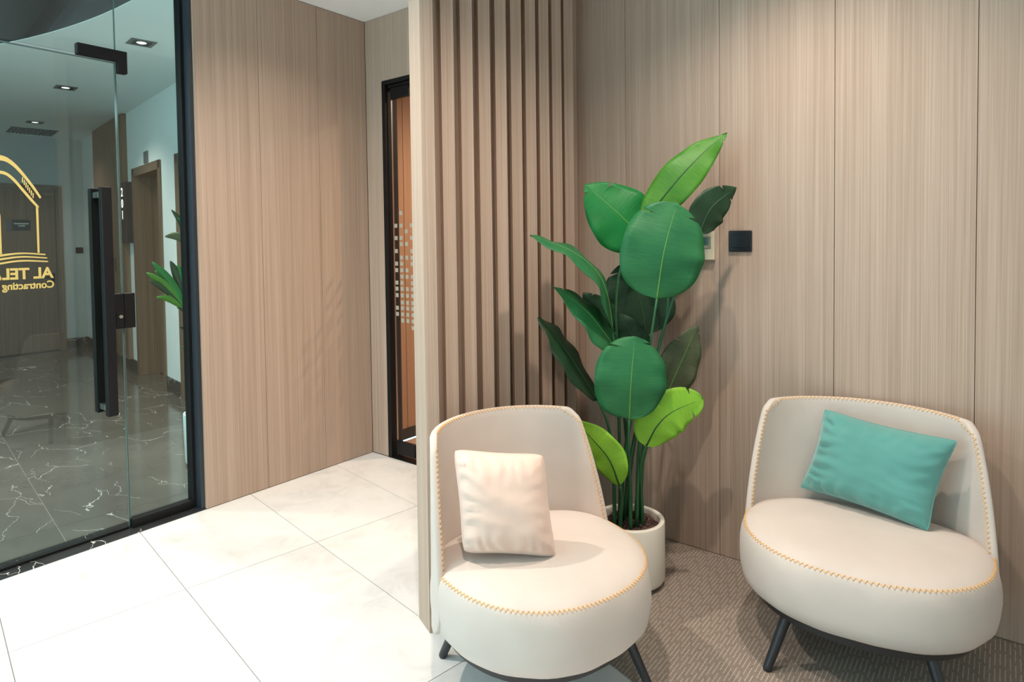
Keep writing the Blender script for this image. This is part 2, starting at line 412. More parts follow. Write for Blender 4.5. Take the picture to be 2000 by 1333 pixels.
def off(p): return [(y+YO, z) for y, z in p]
lg = MB()
for a, b in ((ot, ob), (it, ib)): arc_band(lg, off(sm(mir(a))), off(sm(mir(b))))
for s in (1, -1):
    q = [(.9869,1.668),(.9961,1.662),(.9948,1.4500),(.9869,1.4500)]
    if s < 0: q = [(2*.848-y, z) for y, z in q]
    arc_band(lg, off([q[0], q[3]]), off([q[1], q[2]]))
arc_band(lg, off([(.8525,1.628),(.8525,1.447)]), off([(.8425,1.628),(.8425,1.447)]))
for (a, b, c, d, e, f) in (((.8452,1.4454),(.9279,1.4525),(1.0175,1.4446),(1.0173,1.4383),(.9277,1.4458),(.8449,1.4353)),
                           ((.8447,1.4278),(.9274,1.4366),(1.024,1.4275),(1.0239,1.4222),(.9272,1.4293),(.8444,1.4187)),
                           ((.8441,1.4086),(.9268,1.4185),(1.027,1.4105),(1.0269,1.4052),(.9266,1.4108),(.8438,1.4001))):
    arc_band(lg, off(sm([(.74,a[1]-.02),a,b,c])), off(sm([(.74,f[1]-.02),f,e,d])))
for k in range(7):
    y = .9385+.0064*k; z = 1.803-.0118*k
    arc_band(lg, off([(y,z),(y-.002,z-.024)]), off([(y+.0040,z-.003),(y+.002,z-.027)]))
emblem = build(lg, 'logo_emblem', YELLOW, d1); emblem['label'] = 'golden arch emblem'
def text_mesh(body, size, bold=0.0, width=1.0):
    c = bpy.data.curves.new('txt', 'FONT'); c.body = body; c.size = size; c.offset = bold; c.extrude = .0003; c.space_character = width; c.resolution_u = 4
    o = bpy.data.objects.new('txt', c); COL.objects.link(o)
    dg = bpy.context.evaluated_depsgraph_get(); me = bpy.data.meshes.new_from_object(o.evaluated_get(dg))
    bpy.data.objects.remove(o); bpy.data.curves.remove(c); return me
def place_text(name, body, size, x_axis, z_axis, loc, m, parent=None, bold=0., width=1., sx=1., align='L'):
    me = text_mesh(body, size, bold, width); me.name = name
    X = Vector(x_axis).normalized(); Z = Vector(z_axis).normalized(); N = X.cross(Z)
    xs_ = [v.co.x for v in me.vertices]; x0 = min(xs_); x1 = max(xs_)
    ox = {'L': x0, 'C': (x0+x1)/2, 'R': x1}[align]
    for v in me.vertices:
        p = v.co.copy(); v.co = X*((p.x-ox)*sx)+Z*p.y+N*p.z
    me.materials.clear()
    o = link(name, me, m, parent); o.location = loc; return o
place_text('logo_text', 'AL TELA', .0705, (0,-1,0), (0,0,1), (.0072, 1.0476+YO, 1.3312), YELLOW, d1, bold=.0022, width=.98, sx=.94)
place_text('logo_text', 'Contracting', .047, (0,-1,0), (0,0,1), (.0072, 1.0476+YO, 1.2838), YELLOW, d1, bold=.0012, width=.98, sx=.90)

# --- black framed glass door at the end of the entrance
d2 = tag(empty('door_2', (-3.335, YB, 0)), kind='structure')
mb = MB(); mb.box(.0, .035, -.004, .10, 0, 2.562); mb.box(.035, 1.035, -.004, .10, 2.535, 2.562); build(mb, 'frame', BLACK, d2, bevel=.002)
mb = MB(); mb.box(0, 1.03, -.004, .10, -.004, .006); build(mb, 'threshold', BLACK, d2)
mb = MB(); mb.box(.055, 1.0, .030, .040, .02, 2.50); p2 = build(mb, 'glass_leaf', GLASS2, d2)
mb = MB(); mb.box(.0535, .0552, .0295, .0405, .02, 2.50); build(mb, 'glass_edge', STEEL, d2)
for z0, z1 in ((2.44, 2.515), (.03, .115)):
    mb = MB(); mb.box(.06, .235, .020, .050, z0, z1); build(mb, 'patch_fitting', BLACK, d2, bevel=.002)
mb = MB(); mb.box(.05, .30, .01, .07, 2.515, 2.53); build(mb, 'closer_track', BLACK, d2)
sq_me = None
rows = [  # z of each row, columns 0..3
 (1.672,(1,)),(1.588,(0,1,3)),(1.549,(2,)),(1.505,(0,1,3)),(1.464,(1,2)),(1.417,(0,3)),(1.373,(1,2,3)),(1.332,(0,1,3)),(1.288,(0,1,2)),(1.245,(1,2,3)),
 (1.203,(0,1,3)),(1.162,(0,1,2,3)),(1.118,(0,1,2,3)),(1.070,(1,2,3)),(1.032,(0,1,2,3)),(.990,(0,1,2,3)),(.948,(1,2,3)),(.905,(3,))]
for z, cols in rows:
    for c in cols:
        x = .082+.0505*c
        if sq_me is None:
            mb = MB(); mb.box(-.014, .014, -.0004, .0004, -.0135, .0135); sq_me = mb.mesh('film_square')
        link('film_square', sq_me, FROST, d2, loc=(x, .0290, z))
# room behind that door
mb = MB(); mb.box(-3.5, -1.2, YB+.14, 5.2, -.05, 0); tag(build(mb, 'floor_next_room', WOOD_RED), kind='structure')
wn_ = tag(empty('wall_next_room'), kind='structure')
ys = [3.02, 3.244, 3.75, 4.25, 5.2]
for a, b in zip(ys, ys[1:]):
    mb = MB(); mb.box(-3.56, -3.535, a+.003, b-.003, .08, 2.9); build(mb, 'panel', WOOD_RED, wn_)
mb = MB(); mb.box(-3.62, -3.555, 3.02, 5.2, 0, 2.95); build(mb, 'backing', GAP, wn_)
mb = MB(); mb.box(-3.545, -3.525, 3.02, 5.2, 0, .08); build(mb, 'skirting', BLACK, wn_)
mb = MB(); mb.box(-3.56, -3.52, 3.0, 3.158, 0, 2.9); build(mb, 'door_reveal', BLACK, wn_)
mb = MB(); mb.box(-3.62, -1.2, 5.2, 5.3, 0, 2.95); tag(build(mb, 'wall_next_room_end', WOOD_RED), kind='structure')
mb = MB(); mb.box(-1.3, -1.2, YB+.14, 5.3, 0, 2.95); tag(build(mb, 'wall_next_room_right', WOOD_RED), kind='structure')
mb = MB(); mb.box(-3.62, -1.2, YB+.1, 5.3, H, H+.05); tag(build(mb, 'ceiling_next_room', WHITE), kind='structure')

# ------------------------------------------------------------------ lobby behind the glass
fl = tag(empty('floor_lobby'), kind='structure')
LA = math.radians(-7.6); la = Vector((math.cos(LA), math.sin(LA))); ln = Vector((-math.sin(LA), math.cos(LA)))
LO = Vector((-3.90, 1.30)); k0 = (Vector((-5.8, 2.278))-LO).dot(ln)
for i in range(-5, 2):
    for j in range(-4, 4):
        o = LO+la*(1.8*i)+ln*(k0+.9*j); g = .0014
        poly = [tuple(o+la*g+ln*g), tuple(o+la*(1.8-g)+ln*g), tuple(o+la*(1.8-g)+ln*(.9-g)), tuple(o+la*g+ln*(.9-g))]
        for h_ in ((1,0,XG-.091),(-1,0,10.59),(.152,1,2.76-.152*5.8+.24),(0,-1,1.6)):
            poly = clip(poly, *h_) if poly else poly
        if len(poly) < 3: continue
        c = Vector((sum(q[0] for q in poly)/len(poly), sum(q[1] for q in poly)/len(poly)))
        mb = MB(); mb.prism([(q[0]-c.x, q[1]-c.y) for q in poly], -.02, 0); build(mb, 'tile', MARBLE, fl, loc=(c.x, c.y, 0))
mb = MB(); mb.box(-10.75, XG-.09, -1.6, 4.2, -.06, -.003); build(mb, 'grout_bed', mat('pale grout', (.45,.44,.42), .9), fl)
# walls
def wy(x): return 2.76-.152*(x+5.8)
wdir = Vector((-1, .152)).normalized(); wnrm = Vector((-.152, -1)).normalized()
wrot = math.atan2(wdir.y, wdir.x)
lw = tag(empty('wall_lobby_right', (-4.4, wy(-4.4), 0), wrot), kind='structure')     # local x runs away from the glass, local -y... into the wall is -y
def lx(x): return (x+4.4)*-1/abs(wdir.x)
# in this frame: x along the wall away from the camera, +y points to the lobby (left of travel is -y side checked below)
sgn = 1 if Vector((-math.sin(wrot), math.cos(wrot))).dot(wnrm) > 0 else -1
def wbox(x0, x1, d0, d1, z0, z1, mbx=None):
    mbx = mbx or MB(); a, b = sorted((sgn*d0, sgn*d1)); mbx.box(min(x0,x1), max(x0,x1), a, b, z0, z1); return mbx
DOORS = [(lx(-6.70), lx(-7.80)), (lx(-5.10), lx(-6.22))]
xe = lx(-10.62)
pieces = [(0, DOORS[1][0]), (DOORS[1][1], DOORS[0][0]), (DOORS[0][1], xe)]
mbw = MB()
for a, b in pieces: wbox(a, b, 0, -.25, 0, H, mbw)
for a, b in DOORS: wbox(a, b, 0, -.25, 2.335, H, mbw)
build(mbw, 'plaster', LOBWALL, lw)
for a, b in pieces:
    build(wbox(a, b, .012, 0, 0, .15), 'skirting', MARBLE_B, lw)
for n_, (a, b) in enumerate(DOORS):
    dd = tag(empty('door_%d' % (n_+3), lw.location, wrot), kind='structure')
    f = MB(); wbox(a-.0, a+.09, .015, -.24, 0, 2.335, f); wbox(b-.09, b, .015, -.24, 0, 2.335, f); wbox(a, b, .015, -.24, 2.245, 2.335, f); build(f, 'frame', WOOD_DARK, dd, bevel=.003)
    build(wbox(a+.09, b-.09, -.19, -.235, .01, 2.245), 'leaf', WOOD_DARK, dd)
# wood clad pier with its narrow plate
pier = tag(empty('trim_2', lw.location, wrot), kind='structure')
a, b = lx(-8.02), lx(-9.60)
for u, v in ((a, a+.42), (a+.42, b)):
    build(wbox(u+.002, v-.002, .05, 0, .15, H-.004), 'panel', WOOD_DARK, pier)
# far wall with its door
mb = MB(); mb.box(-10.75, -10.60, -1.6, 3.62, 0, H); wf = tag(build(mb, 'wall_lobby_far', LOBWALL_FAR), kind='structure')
mb = MB(); mb.box(-10.60, -10.585, 3.21, 3.50, 0, .15); build(mb, 'skirting', MARBLE_B, wf)
mb = MB(); mb.box(-10.60, -10.585, -1.6, 2.05, 0, .15); build(mb, 'skirting', MARBLE_B, wf)
d5 = tag(empty('door_5', (-10.60, 2.63, 0)), kind='structure')
mb = MB(); mb.box(0, .03, .50, .58, 0, 2.327); mb.box(0, .03, -.58, -.50, 0, 2.327); mb.box(0, .03, -.50, .50, 2.265, 2.327); build(mb, 'frame', WOOD_DARK, d5, bevel=.003)
mb = MB(); mb.box(0, .015, -.495, .495, .015, 2.26); lf = build(mb, 'leaf', WOOD_DARK, d5)
mb = MB(); mb.box(0, .02, -.5, .5, 0, .014); build(mb, 'threshold', BLACK, d5)
mb = MB(); mb.box(.015, .022, .42, .47, .96, 1.10); mb.tube([(.015,.445,1.04),(.06,.445,1.04),(.06,.33,1.04)], .010, 8); build(mb, 'handle', BLACK, lf)
# lobby ceiling with its curved edge to the dark void
mb = MB(); arc = []
for k in range(33):
    x = -10.7+k*(10.7-3.63)/32; dx = x+4.2
    arc.append((x, 1.715-(6.1-math.sqrt(max(0, 6.1**2-dx*dx))) if abs(dx) < 6.1 else -2))
mb.prism(arc+[(-3.63,3.62),(-10.7,3.62)], H, H+.006)
lc = tag(build(mb, 'ceiling_lobby', LOBWALL), kind='structure')
vd = tag(empty('ceiling_void'), kind='structure')
mb = MB(); mb.box(-10.7, -3.56, -2.6, 3.62, 3.75, 3.8); build(mb, 'deck', CEILDARK, vd)
for k in range(9):
    mb = MB(); y = 1.75-.42*k; mb.prism([(-10.6,y+.8-.0),( -3.7,y-.1),(-3.7,y-.02),(-10.6,y+.88)], 3.5, 3.74); build(mb, 'beam', mat('dark beam', (.009,.0095,.01), .7) if k == 0 else bpy.data.materials['dark beam'], vd)
mb = MB(); mb.box(-10.75, -6.5, -1.7, -1.6, 0, 3.8); tag(build(mb, 'wall_lobby_light_block', LOBWALL), kind='structure')  # unseen wall, cut short so that daylight brightens the near lobby
# wall over the entrance between lobby void and room
mb = MB(); mb.box(XG-.03, XL-.1, -1.6, 1.75, H, 3.8); mb.box(XL-.14, XL-.1, 1.70, 3.0, H, 3.8); tag(build(mb, 'wall_bulkhead', LOBWALL), kind='structure')
mb = MB(); mb.box(XG-.06, XL-.13, 1.700, 3.05, 0, H); tag(build(mb, 'wall_lobby_near', LOBWALL), kind='structure')
# ceiling downlights and the air grille
for n_, (x, y, lab) in enumerate(((-5.125,2.103,'nearest square recessed downlight in the lobby ceiling, beside the black frame'), (-7.121,2.228,'middle square recessed downlight in the lobby ceiling'), (-9.379,2.60,'farthest square recessed downlight, just before the dark air grille'))):
    t = tag(empty('recessed_downlight', (x, y, H), LA), lab, 'downlight', 'lobby downlights')
    mb = MB(); mb.box(-.085,.085,-.085,-.06,-.006,-.0005); mb.box(-.085,.085,.06,.085,-.006,-.0005); mb.box(-.085,-.06,-.06,.06,-.006,-.0005); mb.box(.06,.085,-.06,.06,-.006,-.0005); build(mb, 'trim', mat('grey trim', (.12,.12,.12), .5) if n_ == 0 else bpy.data.materials['grey trim'], t)
    mb = MB(); mb.box(-.06,.06,-.06,.06,-.003,-.0005); build(mb, 'housing', BLACK, t)
    mb = MB(); mb.lathe([(0,-.006),(.026,-.006),(.034,-.003)], 24); build(mb, 'lens', LAMP, t)
t = tag(empty('air_grille', (-10.15, 2.78, H), LA), 'dark slatted air grille in the lobby ceiling above the far door', 'grille')
mb = MB(); mb.box(-.27,.27,-.25,.25,-.004,-.0005); build(mb, 'plate', mat('grille plate', (.05,.05,.05), .6), t)
for k in range(12):
    mb = MB(); y = -.22+.04*k; mb.prism([(-.24,y),(.24,y),(.24,y+.014),(-.24,y+.014)], -.016, -.004); build(mb, 'slat', mat('grille slat', (.16,.16,.16), .5) if k == 0 else bpy.data.materials['grille slat'], t)
# signs and plates of the lobby
def on_wall(x, z, d=0.0):
    return Vector((x, wy(x), z))+Vector((wnrm.x, wnrm.y, 0))*d
s201 = tag(empty('room_sign', on_wall(-7.97, 1.505, .06), wrot), 'tall black sign with lit digits 201 beside the lobby door', 'sign')
mb = wbox(-.14, .14, -.055, .012, 0, .692); build(mb, 'plate', mat('sign black', (.02,.022,.025), .4), s201, bevel=.003)
for ch, z in (('2', .555), ('0', .425), ('1', .295)):
    place_text('digit', ch, .138, (-1, 0, 0), (0, 0, 1), (.02, sgn*.0135, z-.02), LITDIGIT, s201, bold=.001, sx=1.3, align='C')
pl = MB(); wbox(-.075, .075, 0, .012, 0, .125, pl); pl = build(pl, 'wall_plate', mat('plate grey', (.13,.14,.14), .5), bevel=.003)
pl.location = on_wall(-7.22, 2.35); pl.rotation_euler = (0,0,wrot); tag(pl, 'small dark plate on the wall above the lobby door', 'plate')
mb = wbox(-.05, .05, 0, .015, 0, .16); hp = build(mb, 'flush_plate', mat('bronze plate', (.10,.08,.05), .4, .6), bevel=.004)
hp.location = on_wall(-8.55, 1.17, .051); hp.rotation_euler = (0,0,wrot); tag(hp, 'small bronze plate on the wood pier left of the 201 sign', 'plate')
t = tag(empty('door_sign', (-10.585, 2.735, 1.70)), 'dark name plate with pale lettering on the far lobby door', 'sign')
mb = MB(); mb.box(0.0005,.012,-.10,.10,0,.142); build(mb, 'plate', mat('sign slate', (.016,.02,.02), .5), t, bevel=.002)
mb = MB(); mb.box(0.0005,.010,-.165,-.105,0,.142); build(mb, 'slider', mat('slider grey', (.09,.10,.10), .5), t, bevel=.002)
mb = MB()
for k in range(12):
    y = -.082+.0138*k
    mb.box(.012, .0124, y, y+.0085, .082, .098)
build(mb, 'lettering', GLYPH, t)
place_text('lettering', 'ROOM', .024, (0,1,0), (0,0,1), (.0125, 0, .052), GLYPH, t, bold=.0006, align='C')
t = tag(empty('wall_switch', (-10.60, 3.415, 1.37)), 'black square wall switch right of the far lobby door', 'switch')
mb = MB(); mb.box(0,.012,-.045,.045,0,.085); build(mb, 'plate', BLACK, t, bevel=.003)
mb = MB(); mb.box(.012,.017,-.032,.032,.012,.073); build(mb, 'rocker', BLACK, t, bevel=.002)
# lobby plant
lp = tag(empty('potted_dracaena', (-4.255, 2.075, 0)), 'narrow-leaved green plant in a white pot behind the glass', 'plant')
mb = MB(); mb.lathe([(0,.012),(.115,.012),(.128,.03),(.135,.34),(.133,.352),(.122,.352),(.118,.34),(.116,.29)], 40); build(mb, 'pot', POTL, lp, auto=50)
mb = MB(); mb.lathe([(0,.30),(.117,.295)], 24); build(mb, 'soil', PEB, lp)
mb = MB(); mb.tube([(0,0,.29),(-.02,-.02,.7),(-.03,-.05,1.05)], [.012,.010,.008], 8); mb.tube([(.02,0,.29),(.01,-.02,.9),(-.02,-.04,1.5)], [.011,.009,.006], 8); build(mb, 'stem', STEM, lp, auto=60)
def blade(a, b, w, m, parent, sag=.04):
    a, b = Vector(a), Vector(b); d = b-a; side = d.cross(Vector((.61,-.79,0))).normalized(); n = d.cross(side).normalized()
    L = d.length; vs = []; fs = []; N = 10
    for i in range(N+1):
        t = i/N; c = a+d*t+Vector((0,0,sag*math.sin(PI*t))); ww = w*(math.sin(PI*min(1,(t*.93+.05)))**.7)*.5
        vs += [c-side*ww+n*ww*.35, c, c+side*ww+n*ww*.35]
    for i in range(N):
        for k in (0, 1): fs.append((i*3+k, i*3+k+1, i*3+k+4, i*3+k+3))
    mb = MB(); mb.add(vs, fs); o = build(mb, 'leaf', m, parent, smooth=True)
    so = o.modifiers.new('thickness', 'SOLIDIFY'); so.thickness = .0015; return o
def rel(p): return (p[0]+4.255, p[1]-2.075, p[2])
b0 = (-4.311,2.003,1.028); b1 = (-4.296,2.029,1.47)
for tip, w, mm, bb in (((-4.429,1.803,1.299),.05,'green',b0),((-4.412,1.832,1.368),.05,'deep',b0),((-4.422,1.814,1.245),.045,'dark',b0),((-4.403,1.848,1.135),.04,'green',b0),
                   ((-4.36,1.925,1.372),.055,'dark',b0),((-4.335,1.96,1.345),.06,'deep',b0),((-4.30,2.02,1.42),.06,'green',b0),((-4.44,1.86,1.31),.05,'deep',b0),((-4.25,2.12,1.45),.06,'deep',b0),((-4.2,2.2,1.35),.06,'green',b0),
                   ((-4.349,1.938,1.71),.03,'dark',b1),((-4.372,1.90,1.535),.045,'olive',b1),((-4.33,1.968,1.66),.05,'deep',b1),((-4.25,2.1,1.75),.05,'green',b1),((-4.343,1.949,1.06),.02,'dark',(-4.30,2.02,.95)),((-4.337,1.96,.93),.02,'dark',(-4.30,2.02,.82)),((-4.33,1.971,.80),.03,'deep',(-4.28,2.05,.62))):
    blade(rel(bb), rel(tip), w*1.25, LEAF[mm], lp, sag=.03)

# ------------------------------------------------------------------ lounge chairs
SA, SF, SB = .400, .372, .262          # seat half width, front depth, back depth
def outline(th, inset=0.0):            # th measured from +x, front is -y
    c, s = math.cos(th), math.sin(th); e = 2.25
    b = SF if s < 0 else SB
    r = (abs(c/(SA-inset))**e+abs(s/(b-inset))**e)**(-1/e)
    return r*c, r*s
def seat_mesh():
    prof = [(.075,.206),(.045,.2085),(.022,.220),(.008,.240),(.002,.268),(-.001,.303),(-.001,.335),(.001,.365),(.005,.390),(.010,.406),(.0145,.4155),(.0175,.4170),(.0215,.4205),(.034,.4290),(.062,.4395),(.11,.4480),(.18,.4525)]
    n = 96; vs = []; fs = []
    for ins, z in prof:
        for k in range(n):
            th = 2*PI*k/n; x, y = outline(th, ins); w = .0016*math.sin(7*th+z*9)+.0010*math.sin(17*th+z*31)
            f_ = 1+(w/.4 if .2 < z < .40 else 0); vs.append((x*f_, y*f_, z))
    m = len(prof)
    for i in range(m-1):
        for k in range(n): fs.append((i*n+k, i*n+(k+1)%n, (i+1)*n+(k+1)%n, (i+1)*n+k))
    vs.append((0,-.03,.4545)); c = len(vs)-1
    for k in range(n): fs.append(((m-1)*n+k, (m-1)*n+(k+1)%n, c))
    fs.append(tuple(range(n-1,-1,-1)))
    mb = MB(); mb.add(vs, fs); return mb
BZ0, BZ1 = .215, .828
def back_mid(phi, v):
    z = BZ0+(BZ1-BZ0)*v
    ax = .392-.022*v; ay = .262+.062*v
    return Vector((ax*math.sin(phi), ay*math.cos(phi), z))
def back_phimax(v):
    p = math.radians(92) - math.radians(6)*v - math.radians(20)*v**1.6
    h_ = (BZ1-BZ0)
    rt_, rb_ = .055/h_, .10/h_
    if v > 1-rt_:
        t = (v-(1-rt_))/rt_; p -= (1-math.sqrt(max(0,1-t*t)))*.055/.36
    if v < rb_:
        t = (rb_-v)/rb_; p -= (1-math.sqrt(max(0,1-t*t)))*.12/.36
    return p
def back_normal(phi, v):
    e = 1e-3
    a = back_mid(phi+e, v)-back_mid(phi-e, v); b = back_mid(phi, min(v+e,1.0))-back_mid(phi, max(v-e,0))
    return b.cross(a).normalized()      # sign fixed below (outward)
def back_mesh(T=.026):
    du = [0,.0010,.0028,.0055,.009]
    us = [-1]+[-1+d/.38 for d in du[1:]]+[-.95+1.90*i/30 for i in range(1,30)]+[1-d/.38 for d in reversed(du[1:])]+[1]
    us = sorted(set(round(u,5) for u in us))
    hv = BZ1-BZ0
    vs_ = sorted(set([0]+[round(d/hv,5) for d in du[1:]]+[round(.06+.85*i/16,5) for i in range(17)]+[.93,.95]+[round(1-d/hv,5) for d in du[1:]]+[1]))
    nu, nv = len(us), len(vs_); V = []; F = []
    for side in (0, 1):
        for v in vs_:
            pm = back_phimax(v)
            for u in us:
                p = back_mid(u*pm, v); n = back_normal(u*pm, v)
                if n.x*p.x+n.y*p.y < 0: n = -n
                d = min((1-abs(u))*pm*.37, v*hv, (1-v)*hv); R = .0095
                t = T*.5*math.sqrt(max(0, 1-(1-min(d/R,1))**2))
                V.append(p+n*(t if side == 0 else -t))
    for side in (0, 1):
        o = side*nu*nv
        for j in range(nv-1):
            for i in range(nu-1):
                q = (o+j*nu+i, o+j*nu+i+1, o+(j+1)*nu+i+1, o+(j+1)*nu+i); F.append(q if side == 0 else q[::-1])
    mb = MB(); mb.add(V, F); return mb
def stitches(mb, pts, nrm, w=.0062, step=.0078, r=.00125):
    # pts: polyline, nrm: outward normals ; zigzag threads
    acc = 0; out = []
    for i in range(len(pts)-1):
        L = (pts[i+1]-pts[i]).length; t = -acc
        while t+step <= L:
            t += step; f_ = t/L; out.append((pts[i].lerp(pts[i+1], f_), nrm[i].lerp(nrm[i+1], f_).normalized(), (pts[i+1]-pts[i]).normalized()))
        acc = L-t if t >= 0 else acc+L
        if t < 0: acc = L+(-t if False else acc-L)
    for k, (p, n, t) in enumerate(out):
        b = t.cross(n).normalized(); s = step*.55
        p = p+n*.0006
        for sg in (1,):
            a1 = p-t*s+b*w; a2 = p+t*s-b*w
            if k % 2: a1 = p-t*s-b*w; a2 = p+t*s+b*w
            mb.tube([a1, (a1+a2)/2+n*.0012, a2], [r*.7, r, r*.7], 4)
SEAT_ME = BACK_ME = None
def resample(pts, n):
    return crom(pts, n)
def make_chair():
    root = empty('lounge_chair')
    seat = build(seat_mesh(), 'seat', FABRIC, root, auto=70)
    st = MB(); pts = []; nr = []
    for k in range(241):
        th = math.radians(168)+math.radians(204)*k/240; x, y = outline(th, .0165); pts.append(Vector((x,y,.4172))); x2, y2 = outline(th, .0); nr.append(Vector((x2,y2,0)).normalized()*.6+Vector((0,0,.8)))
    stitches(st, pts, nr); o = build(st, 'stitching', THREAD, seat); tag(o, 'ochre cross stitching', kind='stuff')
    back = build(back_mesh(), 'backrest', FABRIC, root, auto=75)
    st = MB(); pts = []; nr = []; d_ = .0215
    path = [(-1, v) for v in [i/60 for i in range(2, 57)]]+[(u, 1) for u in [-.9+1.8*i/60 for i in range(61)]]+[(1, v) for v in [i/60 for i in range(56, 1, -1)]]
    for u, v in path:
        vv = min(v, 1-.0045/(BZ1-BZ0)); pm = back_phimax(vv); ph = u*(pm-.0045/.37) if abs(u) == 1 else u*pm
        p = back_mid(ph, vv); n = back_normal(ph, vv)
        if n.x*p.x+n.y*p.y < 0: n = -n
        t = .5*.026*math.sqrt(1-(1-.0045/.0095)**2); ed = Vector((0,0,1)) if v == 1 else (back_mid(ph+.01*u, vv)-p).normalized()
        pts.append(p-n*t); nr.append((-n*.75+ed*.65).normalized())
    stitches(st, pts, nr); o = build(st, 'stitching', THREAD, back); tag(o, 'ochre cross stitching', kind='stuff')
    mb = MB(); n = 64; poly = []
    for k in range(n):
        x, y = outline(2*PI*k/n, .055); poly.append((x, y))
    mb.prism(poly, .178, .209); build(mb, 'base_plate', BASE, root, auto=40)
    for sx in (-1, 1):
        for sy in (-1, 1):
            mb = MB(); a = Vector((sx*.205, -.035+sy*.20, .184)); b = Vector((sx*.262, -.035+sy*.262, .0))
            mb.tube([a, a.lerp(b,.9), b.lerp(a,.02), b], [.0185,.0150,.0145,.0125], 16); build(mb, 'leg', LEG, root, auto=50)
    return root
chair = make_chair()
def copy_tree(o, parent=None):
    c = o.copy(); COL.objects.link(c); c.parent = parent
    for ch in list(o.children): copy_tree(ch, c)
    return c
chair2 = copy_tree(chair)
chair.location = (-1.270, 1.738, .0); chair.rotation_euler = (0,0,math.radians(72)); chair.scale = (.915,1.045,1)
chair2.location = (-.398, 2.515, .003); chair2.rotation_euler = (0,0,math.radians(6)); chair2.scale = (1,1,1)
tag(chair, 'ivory round-seated lounge chair holding the blush cushion, beside the slatted partition', 'lounge chair', 'lounge chairs')
tag(chair2, 'ivory round-seated lounge chair holding the teal cushion, against the panelled wall', 'lounge chair', 'lounge chairs')

# ------------------------------------------------------------------ cushions
def cushion(name, center, X, U, thick, m, seed, label, wr=1.0, rnd_=.075, pin=.05):
    n = 44; V = []; F = []
    X = Vector(X); U = Vector(U); N = X.cross(U).normalized(); C = Vector(center)
    U = U; hx, hu = X.length/2, U.length/2; Xn, Un = X.normalized(), U.normalized()
    for side in (1, -1):
        for j in range(n+1):
            for i in range(n+1):
                a = math.sin((i/n*2-1)*PI/2); b = math.sin((j/n*2-1)*PI/2)
                cr_ = 1-rnd_*(a*b)**6; pa = a*(1-pin*(1-b*b))*cr_; pb = b*(1-pin*(1-a*a))*cr_
                env = (max(0,1-a**4)*max(0,1-b**4))**.5*(max(0,1-a*a)*max(0,1-b*b))**.12
                t = thick*env
                e = max(abs(a), abs(b)); q = Vector((a*2.2+seed, b*2.2, side*3.0))
                wrk = noise.fractal(Vector((a*1.3+seed, b*2.6+a*.8+seed, side)), .8, 2.1, 3)*.0045
                wrk += (e**3)*math.sin((b if abs(a) > abs(b) else a)*23+seed*3+noise.noise(q)*5)*.0068*(1-e**10)*(1.25-.75*a)
                t = max(0, t+wrk*wr*min(1, env*2))
                V.append(C+Xn*(pa*hx)+Un*(pb*hu)+N*(side*t))
    m_ = n+1
    for s in (0, 1):
        o = s*m_*m_
        for j in range(n):
            for i in range(n):
                q = (o+j*m_+i, o+j*m_+i+1, o+(j+1)*m_+i+1, o+(j+1)*m_+i); F.append(q if s == 0 else q[::-1])
    base = C-U*.5
    mb = MB(); mb.add([(v-base) for v in V], F); 
    root = empty(name, base)
    o = build(mb, 'cover', m, root, smooth=True)
    # piped seam round the edge
    pts = []
    for k in range(81):
        s = k/80*4; e_, f_ = int(s) % 4, s-int(s); q = -1+2*f_
        a, b = [(q,-1),(1,q),(-q,1),(-1,-q)][e_]
        cr_ = 1-rnd_*(a*b)**6; pa = a*(1-pin*(1-b*b))*cr_; pb = b*(1-pin*(1-a*a))*cr_; pts.append(C+Xn*(pa*hx)+Un*(pb*hu)-base)
    mb = MB(); mb.tube(pts, .003, 6, cap=False); build(mb, 'seam', m, root, smooth=True)
    tag(root, label, 'cushion', 'square cushions'); return root
cushion('cushion', (-1.288,1.598,.622), (.229,.197,-.026), (-.072,.038,.315), .078, CUSH_B, 1.3, 'blush pink cushion leaning on the chair beside the slatted partition', .9, .055, .05)
cushion('cushion', (-.380,2.662,.624), (.446,-.104,-.02), (.078,.060,.318), .072, CUSH_T, 4.1, 'teal green velvet cushion on the chair against the panelled wall', 1.5, .03, .085)

# ------------------------------------------------------------------ big potted plant
PC = Vector((-1.268, 2.438, 0))
pp = tag(empty('potted_plant', PC), 'tall broad-leaved plant in a cream cylinder pot between the two chairs', 'plant')
mb = MB(); mb.lathe([(0,.016),(.128,.016),(.142,.024),(.1475,.040),(.1475,.270),(.1455,.277),(.140,.280),(.130,.280),(.1265,.277),(.1255,.270),(.1255,.235)], 64); build(mb, 'pot', POTW, pp, auto=45)
mb = MB(); mb.lathe([(0,.0),(.118,.0),(.120,.003),(.120,.017),(0,.017)], 40); build(mb, 'pot_foot', BASE, pp, auto=40)
mb = MB(); mb.lathe([(0,.246),(.126,.243)], 32); build(mb, 'soil', PEB, pp)
mb = MB(); rnd = random.Random(3); ico = None
bm = bmesh.new(); bmesh.ops.create_icosphere(bm, subdivisions=1, radius=1); iv = [v.co.copy() for v in bm.verts]; ifc = [tuple(v.index for v in f.verts) for f in bm.faces]; bm.free()
for k in range(420):
    a = rnd.random()*2*PI; r = .118*math.sqrt(rnd.random()); s = .0065+.004*rnd.random()
    q = Matrix.Rotation(rnd.random()*6, 3, 'Z') @ Matrix.Rotation(rnd.random()*6, 3, 'X')
    mb.add([q @ Vector((v.x*s*(.8+.4*rnd.random()), v.y*s, v.z*s*.8))+Vector((r*math.cos(a), r*math.sin(a), .249+.004*rnd.random())) for v in iv], ifc)
tag(build(mb, 'pebbles', PEB, pp), 'reddish brown lava pebbles', kind='stuff')
